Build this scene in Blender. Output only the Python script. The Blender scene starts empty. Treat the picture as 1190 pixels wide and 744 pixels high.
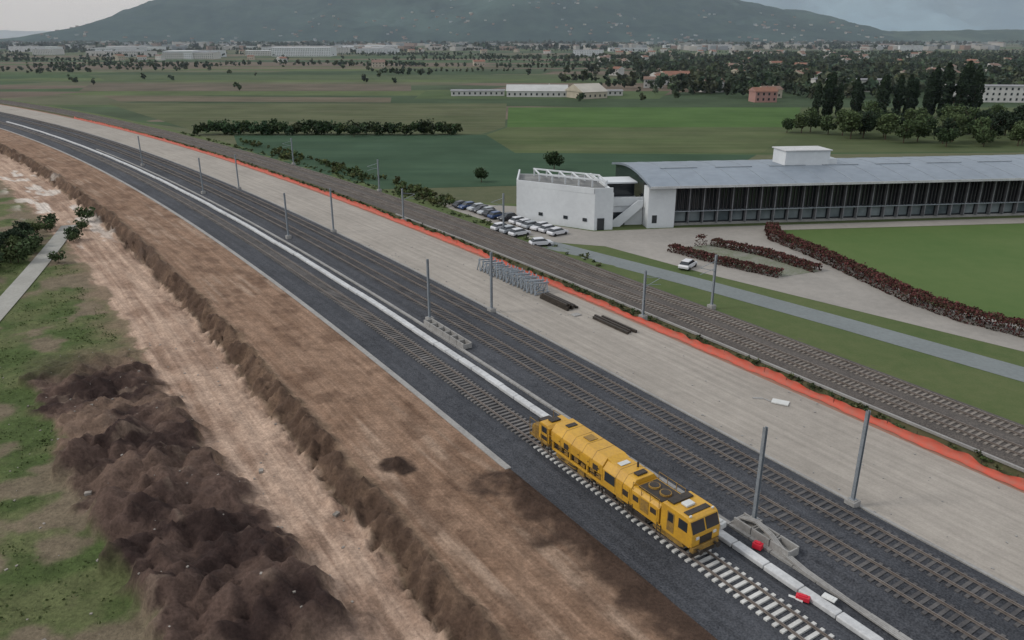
import bpy, math, random, bmesh
import numpy as np
from mathutils import Vector, Matrix
random.seed(7); rng=np.random.default_rng(7)
scene=bpy.context.scene
col=scene.collection
C,S=0.8415,0.5402      # railway heading
R=1700.0; S0=60.0; L0=45.0

def SL(s,l):
    """railway chainage s, lateral offset l -> world XY (straight, then a left-hand curve)"""
    s=np.asarray(s,float); l=np.asarray(l,float)
    phi=np.maximum(s-S0,0)/R
    rr=R+l-L0
    s2=np.where(s>S0,S0+rr*np.sin(phi),s)
    l2=np.where(s>S0,L0-R+rr*np.cos(phi),l)
    return l2*C-s2*S, l2*S+s2*C
def inv(X,Y):
    s=-X*S+Y*C; l=X*C+Y*S
    dl=l-(L0-R); ds=s-S0
    r=np.hypot(dl,ds); ph=np.arctan2(ds,dl)
    return np.where(s>S0,S0+ph*R,s), np.where(s>S0,r-R+L0,l)

# ---------- noise ----------
def vnoise(x,y,seed=0):
    xi=np.floor(x).astype(np.int64); yi=np.floor(y).astype(np.int64)
    fx=x-xi; fy=y-yi
    fx=fx*fx*(3-2*fx); fy=fy*fy*(3-2*fy)
    def h(a,b):
        n=(a*374761393+b*668265263+seed*974634777)&0x7fffffff
        n=((n^(n>>13))*1274126177)&0x7fffffff
        n=n^(n>>16)
        return (n&0xffff)/65535.0
    a=h(xi,yi);b=h(xi+1,yi);c=h(xi,yi+1);d=h(xi+1,yi+1)
    return (a*(1-fx)+b*fx)*(1-fy)+(c*(1-fx)+d*fx)*fy
def fbm(x,y,o=4,seed=0):
    t=0;a=.5;n=0
    for i in range(o):
        t=t+a*vnoise(x,y,seed+i*17); n+=a; a*=.5; x=x*2.03+5.1; y=y*2.03+3.7
    return t/n
def sst(a,b,x):
    t=np.clip((x-a)/(b-a),0,1); return t*t*(3-2*t)

# ---------- materials ----------
def newmat(name):
    m=bpy.data.materials.new(name); m.use_nodes=True
    nt=m.node_tree; b=nt.nodes['Principled BSDF']
    return m,nt,b
def N(nt,t,**k):
    n=nt.nodes.new(t)
    for a,v in k.items(): setattr(n,a,v)
    return n
def noise(nt,vec,scale,detail=4,rough=.6):
    n=N(nt,'ShaderNodeTexNoise'); n.inputs['Scale'].default_value=scale
    n.inputs['Detail'].default_value=detail; n.inputs['Roughness'].default_value=rough
    nt.links.new(vec,n.inputs['Vector']); return n.outputs['Fac']
def ramp(nt,fac,a,b,c0=(0,0,0,1),c1=(1,1,1,1)):
    r=N(nt,'ShaderNodeValToRGB'); e=r.color_ramp.elements
    e[0].position=a;e[1].position=b;e[0].color=c0;e[1].color=c1
    nt.links.new(fac,r.inputs['Fac']); return r.outputs['Color']
def mixc(nt,fac,a,b,mode='MIX'):
    m=N(nt,'ShaderNodeMix',data_type='RGBA',blend_type=mode)
    if isinstance(fac,(int,float)): m.inputs[0].default_value=fac
    else: nt.links.new(fac,m.inputs[0])
    for i,v in ((6,a),(7,b)):
        if isinstance(v,tuple): m.inputs[i].default_value=(*v[:3],1)
        else: nt.links.new(v,m.inputs[i])
    return m.outputs[2]
def bump(nt,b,h,strength,dist):
    n=N(nt,'ShaderNodeBump'); n.inputs['Strength'].default_value=strength; n.inputs['Distance'].default_value=dist
    nt.links.new(h,n.inputs['Height']); nt.links.new(n.outputs[0],b.inputs['Normal'])
def M(name,c1,c2=None,scales=((.15,.6),(3,.4)),rough=.9,metal=0,bm=0,bd=.05,spec=.3,uv=None,streak=0):
    """mottled material: c1..c2 mixed by sum of noises"""
    m,nt,b=newmat(name)
    c2=c2 or tuple(x*.75 for x in c1)
    tc=N(nt,'ShaderNodeTexCoord'); v=tc.outputs['Object']
    acc=None
    for sc,w in scales:
        f=noise(nt,v,sc)
        mu=N(nt,'ShaderNodeMath',operation='MULTIPLY'); mu.inputs[1].default_value=w; nt.links.new(f,mu.inputs[0])
        if acc is None: acc=mu.outputs[0]
        else:
            ad=N(nt,'ShaderNodeMath',operation='ADD'); nt.links.new(acc,ad.inputs[0]); nt.links.new(mu.outputs[0],ad.inputs[1]); acc=ad.outputs[0]
    fac=ramp(nt,acc,.36,.64)
    c=mixc(nt,fac,c1,c2)
    if streak:
        mp=N(nt,'ShaderNodeMapping'); mp.inputs['Scale'].default_value=(.03,.9,1)
        nt.links.new(tc.outputs['UV'],mp.inputs[0])
        f2=noise(nt,mp.outputs[0],1.6,5,.65); k=streak
        c=mixc(nt,1.0,c,ramp(nt,f2,.33,.67,(1-k,1-k,1-k,1),(1+k,1+k,1+k,1)),'MULTIPLY')
    nt.links.new(c,b.inputs['Base Color'])
    b.inputs['Roughness'].default_value=rough; b.inputs['Metallic'].default_value=metal
    b.inputs['Specular IOR Level'].default_value=spec
    if bm: bump(nt,b,acc,bm,bd)
    return m
def attr_mat(name):
    m,nt,b=newmat(name)
    at=N(nt,'ShaderNodeAttribute'); at.attribute_name='Col'
    tc=N(nt,'ShaderNodeTexCoord')
    f1=noise(nt,tc.outputs['Object'],3.5,6,.7); f3=noise(nt,tc.outputs['Object'],.7,5,.65)
    g=ramp(nt,f1,.3,.7,(.66,.66,.66,1),(1.32,1.32,1.32,1))
    c=mixc(nt,1.0,at.outputs['Color'],g,'MULTIPLY')
    c=mixc(nt,1.0,c,ramp(nt,f3,.35,.65,(.82,.82,.82,1),(1.16,1.16,1.16,1)),'MULTIPLY')
    mp=N(nt,'ShaderNodeMapping'); mp.inputs['Scale'].default_value=(.05,1.6,1)
    nt.links.new(tc.outputs['UV'],mp.inputs[0])
    f2=noise(nt,mp.outputs[0],1.3,5,.65)
    g2=ramp(nt,f2,.35,.65,(.80,.78,.77,1),(1.14,1.15,1.16,1))
    c=mixc(nt,at.outputs['Alpha'],c,mixc(nt,1.0,c,g2,'MULTIPLY'))
    nt.links.new(c,b.inputs['Base Color']); b.inputs['Roughness'].default_value=.95
    b.inputs['Specular IOR Level'].default_value=.15
    bump(nt,b,f1,.8,.18)
    return m
yellow=M('yellow_paint',(.58,.32,.025),(.43,.23,.03),((.8,.5),(5,.5)),.45,spec=.5)
yellow2=M('yellow_paint_dirty',(.36,.21,.04),(.13,.085,.04),((1.5,.5),(7,.5)),.6)
steel_dark=M('dark_steel',(.03,.028,.025),(.065,.05,.04),((2,.5),(9,.5)),.6,metal=.2)
glassd=M('dark_glass',(.02,.025,.03),(.03,.035,.04),((.3,1),),.12,spec=.6)
white_p=M('white_paint',(.62,.62,.60),(.5,.5,.48),((.2,.6),(2,.4)),.6)
white_c=M('white_render',(.60,.62,.63),(.50,.515,.53),((.12,.7),(1.5,.3)),.8)
concrete=M('concrete',(.33,.32,.305),(.22,.21,.20),((.3,.5),(4,.5)),.9,bm=.2)
conc_light=M('light_concrete',(.56,.56,.56),(.38,.38,.38),((.25,.5),(3,.5)),.85,bm=.1)
galv=M('galvanised_steel',(.33,.36,.39),(.22,.245,.27),((1,.5),(8,.5)),.5,metal=.4)
railm=M('rail_steel',(.24,.21,.19),(.14,.115,.10),((.5,.5),(6,.5)),.45,metal=.4)
sleeper_m=M('sleeper_concrete',(.62,.61,.58),(.42,.41,.39),((.4,.6),(5,.4)),.9)
sleeper_b=M('sleeper_ballasted',(.20,.185,.175),(.095,.09,.087),((.4,.6),(5,.4)),.9)
sleeper_d=M('sleeper_dusty',(.12,.113,.11),(.055,.053,.055),((.4,.6),(5,.4)),.9)
sleeper_o=M('sleeper_old',(.25,.22,.19),(.13,.112,.10),((.4,.6),(5,.4)),.9)
ballast=M('ballast_dark',(.018,.020,.025),(.085,.088,.098),((.08,.2),(1.2,.2),(7,.6)),.95,bm=1,bd=.12,streak=.26)
ballast_o=M('ballast_old',(.045,.040,.038),(.135,.118,.105),((.08,.2),(1.2,.2),(7,.6)),.95,bm=1,bd=.12,streak=.15)
gravel=M('gravel_platform_mat',(.35,.315,.275),(.245,.22,.192),((.07,.35),(.7,.3),(6,.35)),.95,bm=.3,bd=.04,streak=.14)
scrub_g=M('scrub_ground',(.045,.055,.02),(.10,.08,.045),((.2,.4),(1.5,.6)),1,bm=.6,bd=.2)
grass=M('grass_verge',(.052,.085,.024),(.10,.115,.045),((.06,.35),(.6,.3),(5,.35)),1,bm=.6,bd=.12)
lawn_m=M('lawn',(.060,.108,.026),(.088,.128,.038),((.04,.5),(.4,.25),(5,.25)),1,bm=.3,bd=.05)
asph=M('grey_road',(.19,.21,.21),(.145,.16,.16),((.1,.5),(2,.5)),.9)
pave_m=M('paving',(.32,.295,.265),(.22,.205,.185),((.06,.5),(.8,.3),(5,.2)),.9)
tyre=M('tyre_rubber',(.02,.02,.02),(.03,.03,.03),((2,1),),.8)
red=M('red_plastic',(.6,.02,.04),(.5,.03,.05),((2,1),),.5)
bark=M('bark',(.09,.065,.045),(.05,.035,.025),((2,1),),.9)
roof_met=M('metal_roof',(.235,.272,.315),(.18,.21,.245),((.05,.5),(.5,.5)),.5,metal=.2)
redearth=M('red_dusty_ground',(.30,.13,.085),(.25,.17,.13),((.3,.5),(3,.5)),.95)

# ---------- mesh helpers ----------
def mesh_obj(name,verts,faces,mats,parent=None,mi=None,smooth=False,loc=None,rot=None):
    me=bpy.data.meshes.new(name)
    me.from_pydata([tuple(v) for v in verts] if not isinstance(verts,np.ndarray) else verts.tolist(),[],faces if not isinstance(faces,np.ndarray) else faces.tolist())
    for m in (mats if isinstance(mats,(list,tuple)) else [mats]): me.materials.append(m)
    if mi is not None: me.polygons.foreach_set('material_index',np.asarray(mi,dtype=np.int32))
    if smooth: me.polygons.foreach_set('use_smooth',[True]*len(me.polygons))
    me.update()
    o=bpy.data.objects.new(name,me); col.objects.link(o)
    if parent: o.parent=parent
    if loc: o.location=loc
    if rot: o.rotation_euler=rot
    return o
def empty(name,loc=(0,0,0),rz=0):
    e=bpy.data.objects.new(name,None); e.empty_display_size=1; col.objects.link(e)
    e.location=loc; e.rotation_euler=(0,0,rz); return e
def grid_faces(n,m):
    i=np.arange(n-1)[:,None]*m+np.arange(m-1)[None,:]
    return np.stack([i,i+1,i+m+1,i+m],-1).reshape(-1,4)
def colattr(me,cols):
    a=me.color_attributes.new('Col','FLOAT_COLOR','POINT')
    if cols.shape[1]==3: cols=np.concatenate([cols,np.ones((len(cols),1))],1)
    a.data.foreach_set('color',cols.astype(np.float32).ravel())
def sl_grid(name,sv,lv,zfun,mat,colfun=None,smooth=True,up=True):
    s,l=np.meshgrid(sv,lv,indexing='ij'); X,Y=SL(s,l); Z=zfun(s,l)
    V=np.stack([X,Y,Z],-1).reshape(-1,3)
    F=grid_faces(len(sv),len(lv))[:,::-1]
    o=mesh_obj(name,V,F,mat,smooth=smooth)
    me=o.data
    if me.polygons[0].normal.z<0: me.flip_normals()
    uv=me.uv_layers.new(name='UVMap')
    idx=np.zeros(len(me.loops),dtype=np.int32); me.loops.foreach_get('vertex_index',idx)
    st=np.stack([s.ravel(),l.ravel()],-1)[idx]
    uv.data.foreach_set('uv',st.astype(np.float32).ravel())
    if colfun is not None: colattr(me,colfun(s,l).reshape(-1,4))
    return o
def sweep(name,prof,s0,s1,ds,mat,closed=True,parent=None,smooth=False,cap=True):
    sv=np.arange(s0,s1+.001,ds); m=len(prof)
    pl=np.array([p[0] for p in prof]); pz=np.array([p[1] for p in prof])
    s,l=np.meshgrid(sv,pl,indexing='ij'); X,Y=SL(s,l)
    V=np.stack([X,Y,np.broadcast_to(pz,s.shape)],-1).reshape(-1,3)
    F=[]
    n=len(sv)
    for i in range(n-1):
        for j in range(m if closed else m-1):
            k=(j+1)%m
            F.append((i*m+j,(i+1)*m+j,(i+1)*m+k,i*m+k))
    if closed and cap:
        F.append(tuple(range(m))); F.append(tuple((n-1)*m+j for j in reversed(range(m))))
    return mesh_obj(name,V,F,mat,parent,smooth=smooth)
BV=np.array([(-1,-1,-1),(1,-1,-1),(1,1,-1),(-1,1,-1),(-1,-1,1),(1,-1,1),(1,1,1),(-1,1,1)],float)*.5
BF=np.array([(0,3,2,1),(4,5,6,7),(0,1,5,4),(1,2,6,5),(2,3,7,6),(3,0,4,7)])
def boxes(name,items,mat,parent=None,mi=None):
    """items: (cx,cy,cz,dx,dy,dz,ang)"""
    V=[];F=[];MI=[]
    for k,it in enumerate(items):
        cx,cy,cz,dx,dy,dz,an=it[:7]
        b=BV*np.array([dx,dy,dz]); c,s=math.cos(an),math.sin(an)
        V.append(np.stack([b[:,0]*c-b[:,1]*s+cx,b[:,0]*s+b[:,1]*c+cy,b[:,2]+cz],-1)); F.append(BF+8*k)
        if len(it)>7: MI+= [it[7]]*6
    return mesh_obj(name,np.concatenate(V),np.concatenate(F),mat,parent,mi=MI or None)
ANG=math.atan2(C,-S)   # heading of +s
def head(s): return ANG+max(s-S0,0)/R
def poly(name,pts,z,mat):
    o=mesh_obj(name,[(x,y,z) for x,y in pts],[tuple(range(len(pts)))],mat)
    if o.data.polygons[0].normal.z<0: o.data.flip_normals()
    return o
def beam(V,F,p,q,w,h=None):
    h=h or w
    p=Vector(p);q=Vector(q);d=(q-p).normalized()
    u=d.cross(Vector((0,0,1)))
    if u.length<.01: u=Vector((1,0,0))
    u.normalize(); v=u.cross(d)
    b=len(V)
    for e in (p,q):
        for a,c in ((-1,-1),(1,-1),(1,1),(-1,1)): V.append(tuple(e+u*a*w/2+v*c*h/2))
    F+= [(b,b+1,b+2,b+3),(b+7,b+6,b+5,b+4)]+[(b+i,b+4+i,b+4+(i+1)%4,b+(i+1)%4) for i in range(4)]

# ---------- ground ----------
def axis(lo,hi,st,far,g=1.35):
    a=list(np.arange(lo,hi+.1,st)); x=lo;d=st
    L=[]
    while x>-far: d*=g; x-=d; L.append(x)
    x=hi;d=st;Rr=[]
    while x<far: d*=g; x+=d; Rr.append(x)
    return np.array(L[::-1]+a+Rr)
gx=axis(-560,140,5,22000); gy=axis(-60,720,5,24000)
Xg,Yg=np.meshgrid(gx,gy,indexing='ij')
sg,lg=inv(Xg,Yg)
dip=(lg>-54)&(lg<74)&(sg>-34)&(sg<694)
Zg=np.where(dip,-4.0,0.0)
mg,nt,b=newmat('farmland')
tc=N(nt,'ShaderNodeTexCoord')
mp=N(nt,'ShaderNodeMapping'); mp.inputs['Scale'].default_value=(.003,.016,1); mp.inputs['Rotation'].default_value=(0,0,.10)
nt.links.new(tc.outputs['Object'],mp.inputs[0])
vo=N(nt,'ShaderNodeTexVoronoi',distance='CHEBYCHEV'); vo.inputs['Scale'].default_value=1; vo.inputs['Randomness'].default_value=.85
nt.links.new(mp.outputs[0],vo.inputs['Vector'])
sep=N(nt,'ShaderNodeSeparateColor'); nt.links.new(vo.outputs['Color'],sep.inputs[0])
rr=N(nt,'ShaderNodeValToRGB'); rr.color_ramp.interpolation='CONSTANT'
els=[(0,(.048,.072,.038)),(.14,(.07,.098,.044)),(.27,(.105,.108,.066)),(.40,(.053,.086,.04)),(.50,(.14,.11,.085)),(.64,(.058,.08,.045)),(.76,(.09,.115,.05)),(.86,(.125,.098,.076))]
e=rr.color_ramp.elements; e[0].position=0;e[0].color=(*els[0][1],1); e[1].position=els[1][0]; e[1].color=(*els[1][1],1)
for p,c in els[2:]:
    q=e.new(p); q.color=(*c,1)
nt.links.new(sep.outputs[0],rr.inputs['Fac'])
f=noise(nt,tc.outputs['Object'],.02,8,.7); g=ramp(nt,f,.3,.7,(.66,.68,.68,1),(1.24,1.24,1.24,1))
c=mixc(nt,1.0,rr.outputs['Color'],g,'MULTIPLY')
nt.links.new(c,b.inputs['Base Color']); b.inputs['Roughness'].default_value=1; b.inputs['Specular IOR Level'].default_value=.1
o=mesh_obj('ground',np.stack([Xg,Yg,Zg],-1).reshape(-1,3),grid_faces(len(gx),len(gy)),mg)
if o.data.polygons[0].normal.z<0: o.data.flip_normals()

# ---------- left earthworks ----------
sv=np.concatenate([np.arange(-40,8,2),np.arange(8,130,.3),np.arange(130,700,1.5)])
lv=np.concatenate([np.arange(-60,-10,1.5),np.arange(-10,32.25,.28)]); lv[-1]=32.2
HEAPS=[]
for i in range(95):
    s_=random.uniform(42,102); mc_=3.2+min(1.2,max(-.2,(100-s_)/60))*5.0
    k_=1.0 if s_<78 else .6
    HEAPS.append((s_,mc_+random.uniform(-5.4,5.4),random.uniform(1.5,3.2),random.uniform(1.0,2.3)*k_))
def masks(s,l):
    n1=(fbm(s*.12,l*.12,4,1)-.5); n2=(fbm(s*.6,l*.6,4,5)-.5)
    mc=3.2+np.clip((100-s)/60,-.2,1.2)*5.0
    d=np.abs(l-mc+n1*3)/ (6.0+n2*3)
    mound=sst(1.08,.86,d)*sst(34,44,s+n1*10)*sst(108,96,s+n1*14)
    toe=18.5+n2*1.4+n1*.8; top=20.3+n2*1.8+n1*1.0
    return n1,n2,mound,toe,top,mc
def pathl(s): return -3.4+(s-134)*.30
def zleft(s,l):
    n1,n2,mound,toe,top,mc=masks(s,l)
    z=-1.6+1.6*sst(toe-.2,np.maximum(top,toe+.6)+.1,l)
    z+=sst(-8,-60,l)*1.63
    fine=fbm(s*1.3,l*1.3,4,9)-.5
    band=sst(toe-1.4,toe,l)*sst(top+1.0,top-.2,l)
    z+=band*(fine*2.4+(fbm(s*.7,l*.9,3,14)-.5)*1.2) + .55*np.exp(-((l-top)/.8)**2)*(fbm(s*.5,l*.5,3,12))
    wob=n2*2.2
    hp=np.zeros_like(s)
    for hs,hl,hr,hh in HEAPS:
        dd=np.hypot((s-hs)+wob,(l-hl)+wob*.6)/hr
        hp=np.maximum(hp,hh*np.clip(1-dd**1.35,0,1)*(1+.25*fine))
    z+=mound*(.35+fine*1.1+(fbm(s*.35,l*.5,4,33)-.4)*1.0)+hp*sst(.0,.6,mound)
    lo=sst(toe,toe-2,l)
    offp=sst(2.0,4.5,np.abs(l-pathl(s))+100*(s<100))
    z+=lo*(n1*.6+fine*.18)*offp
    rut=np.sin(l*3.1+n1*6)*.07
    z+=sst(9,11,l)*lo*rut*offp + sst(top,top+1,l)*sst(32,31,l)*(n2*.14+rut*.5+fine*.10)
    for hs,hl,hr,hh in ((56.5,23.9,1.3,.8),(48.5,31.0,1.8,.7),(45.5,30.6,2.2,.6),(42,31.2,2.2,.5),(38,31,2.2,.5),(33,31.2,2.0,.4)):
        dd=np.hypot(s-hs,l-hl)/hr
        z+=hh*np.exp(-dd**2*1.6)*(.8+fine*2)
    z=z*sst(32.2,31.6,l)+(1-sst(32.2,31.6,l))*0.02
    return z
def mixv(a,b,t): return a*(1-t[...,None])+np.array(b)*t[...,None]
def cleft(s,l):
    n1,n2,mound,toe,top,mc=masks(s,l)
    big=fbm(s*.05,l*.08,4,41); med=fbm(s*.25,l*.25,5,43); st=fbm(s*.06,l*1.4,4,47)
    g=np.zeros(s.shape+(3,))+np.array((.065,.092,.03))
    g=mixv(g,(.105,.118,.05),sst(.4,.65,med))
    bare=sst(.50,.62,fbm(s*.16,l*.16,5,51)+.12*sst(0,8,l)-.05*sst(80,120,s))
    g=mixv(g,(.18,.135,.10),bare*.8)
    eb=sst(4,10,l+n1*7-1.5*sst(100,140,s)+n2*3)
    g=mixv(g,(.20,.145,.10),eb*.85)
    wl=10.4+n2*3+n1*3.5-2.5*sst(120,260,s)
    hr=sst(wl-.4,wl+.6,l)*sst(toe+.2,toe-.3,l)
    light=np.zeros_like(g)+np.array((.42,.30,.225)); light=mixv(light,(.27,.18,.13),sst(.42,.68,.5*st+.5*med))
    g=g*(1-hr[...,None])+light*hr[...,None]
    bk=sst(toe-.2,toe+.3,l)*sst(top+1.0,top+.1,l+n2*1.0)
    bcol=np.zeros_like(g)+np.array((.08,.05,.036)); bcol=mixv(bcol,(.14,.09,.062),sst(.45,.7,fbm(s*.8,l*.8,3,55)))
    g=g*(1-bk[...,None]*.95)+bcol*bk[...,None]*.95
    tp=sst(top+.1,top+1.2,l+n2*1.0)
    br=np.zeros_like(g)+np.array((.265,.172,.118)); br=mixv(br,(.185,.113,.074),sst(.38,.66,.45*st+.35*med+.2*big))
    br=mixv(br,(.34,.245,.18),sst(.54,.72,.6*st+.4*big)*.8)
    br=mixv(br,(.135,.082,.055),sst(.58,.7,fbm(s*.3,l*.5,4,59))*.65)
    g=g*(1-tp[...,None])+br*tp[...,None]
    sp=sst(27.6,30.0,l+n2*5+n1*3)*sst(51.8,50.2,s+n2*4)
    g=mixv(g,(.06,.038,.028),sp*.97)
    hp=sst(1.5,.9,np.hypot((s-56.5)*.8,l-23.9)+n2*2.4); g=mixv(g,(.05,.032,.024),hp)
    dk=np.zeros_like(g)+np.array((.095,.062,.05)); dk=mixv(dk,(.038,.024,.021),sst(.42,.6,med)); 
    dk=mixv(dk,(.17,.115,.085),sst(.48,.66,fbm(s*.12,l*.12,4,61))*sst(60,82,s))
    dk=mixv(dk,(.18,.13,.10),sst(.66,.74,fbm(s*.5,l*.5,4,63))*.6)
    g=g*(1-mound[...,None])+dk*mound[...,None]
    pp=sst(.62,.68,fbm(s*.12,l*.35,4,71))*sst(140,200,s)*sst(4,10,l)*sst(22,17,l)
    g=mixv(g,(.6,.54,.48),pp*.85)
    g=mixv(g,(.055,.09,.025),sst(-15,-30,l))
    al=np.clip(hr+tp*(1-sp)*(1-hp),0,1)*(1-mound)
    return np.concatenate([g,al[...,None]],-1)
earth=attr_mat('earth_and_grass')
sl_grid('construction_earthworks',sv,lv,zleft,earth,cleft)
sweep('concrete_kerb_strip',[(31.75,-.1),(31.75,.10),(32.35,.10),(32.35,-.1)],50.5,400,2.5,concrete)

# ---------- railway corridor ----------
svc=np.concatenate([np.arange(-40,130,1.0),np.arange(130,701,3)])
def strip(name,prof,mat,amp=0.0,sub=.5):
    L=[prof[0][0]]
    for a,b in zip(prof[:-1],prof[1:]):
        n=max(1,int(math.ceil((b[0]-a[0])/sub))); L+=list(np.linspace(a[0],b[0],n+1)[1:])
    L=np.array(L); px=[p[0] for p in prof]; pz=[p[1] for p in prof]
    def zf(s,l):
        e=sst(L[0],L[0]+.6,l)*sst(L[-1],L[-1]-.6,l)
        return np.interp(l,px,pz)+amp*(fbm(s*.9,l*.9,3,81)-.5)*e
    return sl_grid(name,svc,L,zf,mat)
strip('ballast_bed',[(32.15,.02),(33.6,.04),(34.9,.28),(39.1,.28),(39.6,.06),(43.9,.06),(44.3,.30),(52.0,.30),(52.9,.03)],ballast,.12)
strip('gravel_platform',[(52.9,.03),(60,.06),(66.3,.035)],gravel,.08,1.0)
strip('red_dusty_strip',[(66.3,.035),(67.4,.035)],redearth,.05,.3)
strip('drainage_ditch',[(67.4,.035),(67.8,.0),(68.6,-.5),(69.4,-.35),(70.2,.05)],scrub_g,.4,.3)
strip('old_ballast_bed',[(70.2,.05),(71.0,.38),(78.2,.38),(79.1,.05)],ballast_o,.10)
strip('track_verge',[(79.1,.05),(82.5,.035)],grass,.15)
sweep('cable_duct',[(69.85,.0),(69.85,.26),(70.1,.26),(70.1,.0)],-30,150,2,concrete)
sweep('edge_kerb',[(52.75,.0),(52.75,.20),(53.05,.20),(53.05,.0)],-30,400,2,concrete)

def track(name,lc,zt,sl_mat,s0=-30,s1=690,split=None):
    e=empty(name)
    for i,dl in enumerate((-.7525,.7525)):
        l=lc+dl
        sweep('rail_%d'%(i+1),[(l-.07,zt),(l-.07,zt+.02),(l-.012,zt+.04),(l-.012,zt+.12),(l-.036,zt+.13),(l-.036,zt+.17),(l+.036,zt+.17),(l+.036,zt+.13),(l+.012,zt+.12),(l+.012,zt+.04),(l+.07,zt+.02),(l+.07,zt)],s0,s1,5,railm,parent=e)
    ss=np.arange(s0,s1 if s1<420 else 420,.65)
    def mk(nm,ss,mat):
        it=[]
        for s in ss:
            x,y=SL(s,lc+random.gauss(0,.015)); it.append((float(x),float(y),zt-.093,.27,2.5,.18,head(s)+random.gauss(0,.006)))
        boxes(nm,it,mat,e)
    if split:
        mk('sleepers_exposed',ss[ss<split],sleeper_m); mk('sleepers',ss[ss>=split],sl_mat)
    else: mk('sleepers',ss,sl_mat)
    return e
track('railway_track',37.0,.42,sleeper_b,split=52.5)
track('railway_track',46.2,.37,sleeper_d)
track('railway_track',50.2,.37,sleeper_d)
track('railway_track',72.6,.46,sleeper_o)
track('railway_track',76.6,.46,sleeper_o)

it=[]
s=14.0
while s<420:
    ln=2.95
    l=40.35+.05*math.sin(s*.21)+random.gauss(0,.02)
    x,y=SL(s+ln/2,l); it.append((float(x),float(y),.25+random.uniform(-.012,.012),ln,.78+random.uniform(-.02,.02),.40,head(s)+random.gauss(0,.005)))
    s+=3.0
o=boxes('cable_trough',it,conc_light); md=o.modifiers.new('b','BEVEL'); md.width=.09; md.segments=3
it=[]
s=14.0
while s<300:
    x,y=SL(s+.98,42.1); it.append((float(x),float(y),.15,1.94,.40,.2,head(s)+random.gauss(0,.008)))
    s+=2.0
boxes('concrete_duct',it,concrete)

def mast(s,l,h=8.0,arm=0,name='catenary_mast'):
    x,y=SL(s,l); e=empty(name,(float(x),float(y),0),head(s))
    boxes('foundation',[(0,0,.3,.9,.9,.7,0),(0,0,.68,.6,.6,.1,0)],concrete,e)
    it=[(0,-.13,.7+h/2,.26,.016,h,0),(0,.13,.7+h/2,.26,.016,h,0),(0,0,.7+h/2,.016,.25,h,0),(0,0,.74,.42,.42,.03,0)]
    boxes('h_column',it,galv,e)
    if arm:
        V=[];F=[]
        beam(V,F,(0,0,h-.2),(0,arm*2.8,h-.7),.06); beam(V,F,(0,0,h-1.6),(0,arm*2.9,h-.75),.06); beam(V,F,(0,arm*.3,h-1.3),(0,arm*2.9,h-1.7),.05)
        mesh_obj('cantilever_arm',V,F,galv,e)
for k in range(5): mast(33+55*k,43.6,arm=0)
for k in range(4): mast(30.5+56*k,52.45,arm=0)
for k in range(4): mast(71+52*k,79.0,h=7.2,arm=1)
for k in range(2): mast(73+70*k,68.0,h=6.2,arm=-1)

mf,nt,b=newmat('orange_plastic_net')
b.inputs['Roughness'].default_value=.7
tcn=N(nt,'ShaderNodeTexCoord'); ff=noise(nt,tcn.outputs['Object'],1.3,3); 
cc=ramp(nt,ff,.3,.7,(.50,.075,.04,1),(.36,.11,.075,1)); nt.links.new(cc,b.inputs['Base Color'])
fe=empty('orange_safety_fence')
ss=np.arange(-20,420,.4); n=len(ss)
lat=67.15+.10*np.sin(ss*.9)+.4*(fbm(ss*.15,ss*0,3,91)-.5)
hh=(.72+.12*np.sin(ss*2.1)*np.sin(ss*.37))*(.5+1.0*fbm(ss*.22,ss*0,3,95))
rows=[(-.45,.08),(-.22,.14),(-.05,.4),(.05,.7),(.0,1.0)]
V=[]
for dl,fz in rows:
    X,Y=SL(ss,lat+dl+ .07*np.sin(ss*3+fz*9)); V.append(np.stack([X,Y,np.maximum(.09,hh*fz)],-1))
V=np.stack(V,1).reshape(-1,3)
mesh_obj('net',V,grid_faces(n,len(rows)),mf,fe,smooth=True)
it=[]
for s_ in np.arange(-20,420,3.0):
    x,y=SL(s_,67.25); it.append((float(x),float(y),.5,.04,.04,1.0,0))
boxes('posts',it,steel_dark,fe)

# ---------- tamping machine ----------
x0,y0=SL(31.9,37.0); zr=.59
TM=empty('track_tamping_machine',(float(x0),float(y0),zr),ANG); TM.scale=(1.035,1.0,1.0)
def vb(name,x0,x1,y0,y1,z0,z1,mat,bev=.03):
    o=mesh_obj(name,BV*np.array([x1-x0,y1-y0,z1-z0])+np.array([(x0+x1)/2,(y0+y1)/2,(z0+z1)/2]),BF,mat,TM)
    if bev: 
        m=o.modifiers.new('b','BEVEL'); m.width=bev; m.segments=2
    return o
def prism(name,sec,a,b,mat,axis='x',bev=.03,parent=None):
    n=len(sec)
    if axis=='x': V=[(a,p,q) for p,q in sec]+[(b,p,q) for p,q in sec]
    elif axis=='y': V=[(p,a,q) for p,q in sec]+[(p,b,q) for p,q in sec]
    else: V=[(p,q,a) for p,q in sec]+[(p,q,b) for p,q in sec]
    F=[tuple(range(n)),tuple(range(2*n-1,n-1,-1))]+[(i,i+n,(i+1)%n+n,(i+1)%n) for i in range(n)]
    o=mesh_obj(name,V,F,mat,parent or TM)
    me=o.data
    bm=bmesh.new(); bm.from_mesh(me); bmesh.ops.recalc_face_normals(bm,faces=bm.faces); bm.to_mesh(me); bm.free()
    if bev:
        m=o.modifiers.new('b','BEVEL'); m.width=bev; m.segments=2
    return o
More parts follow.
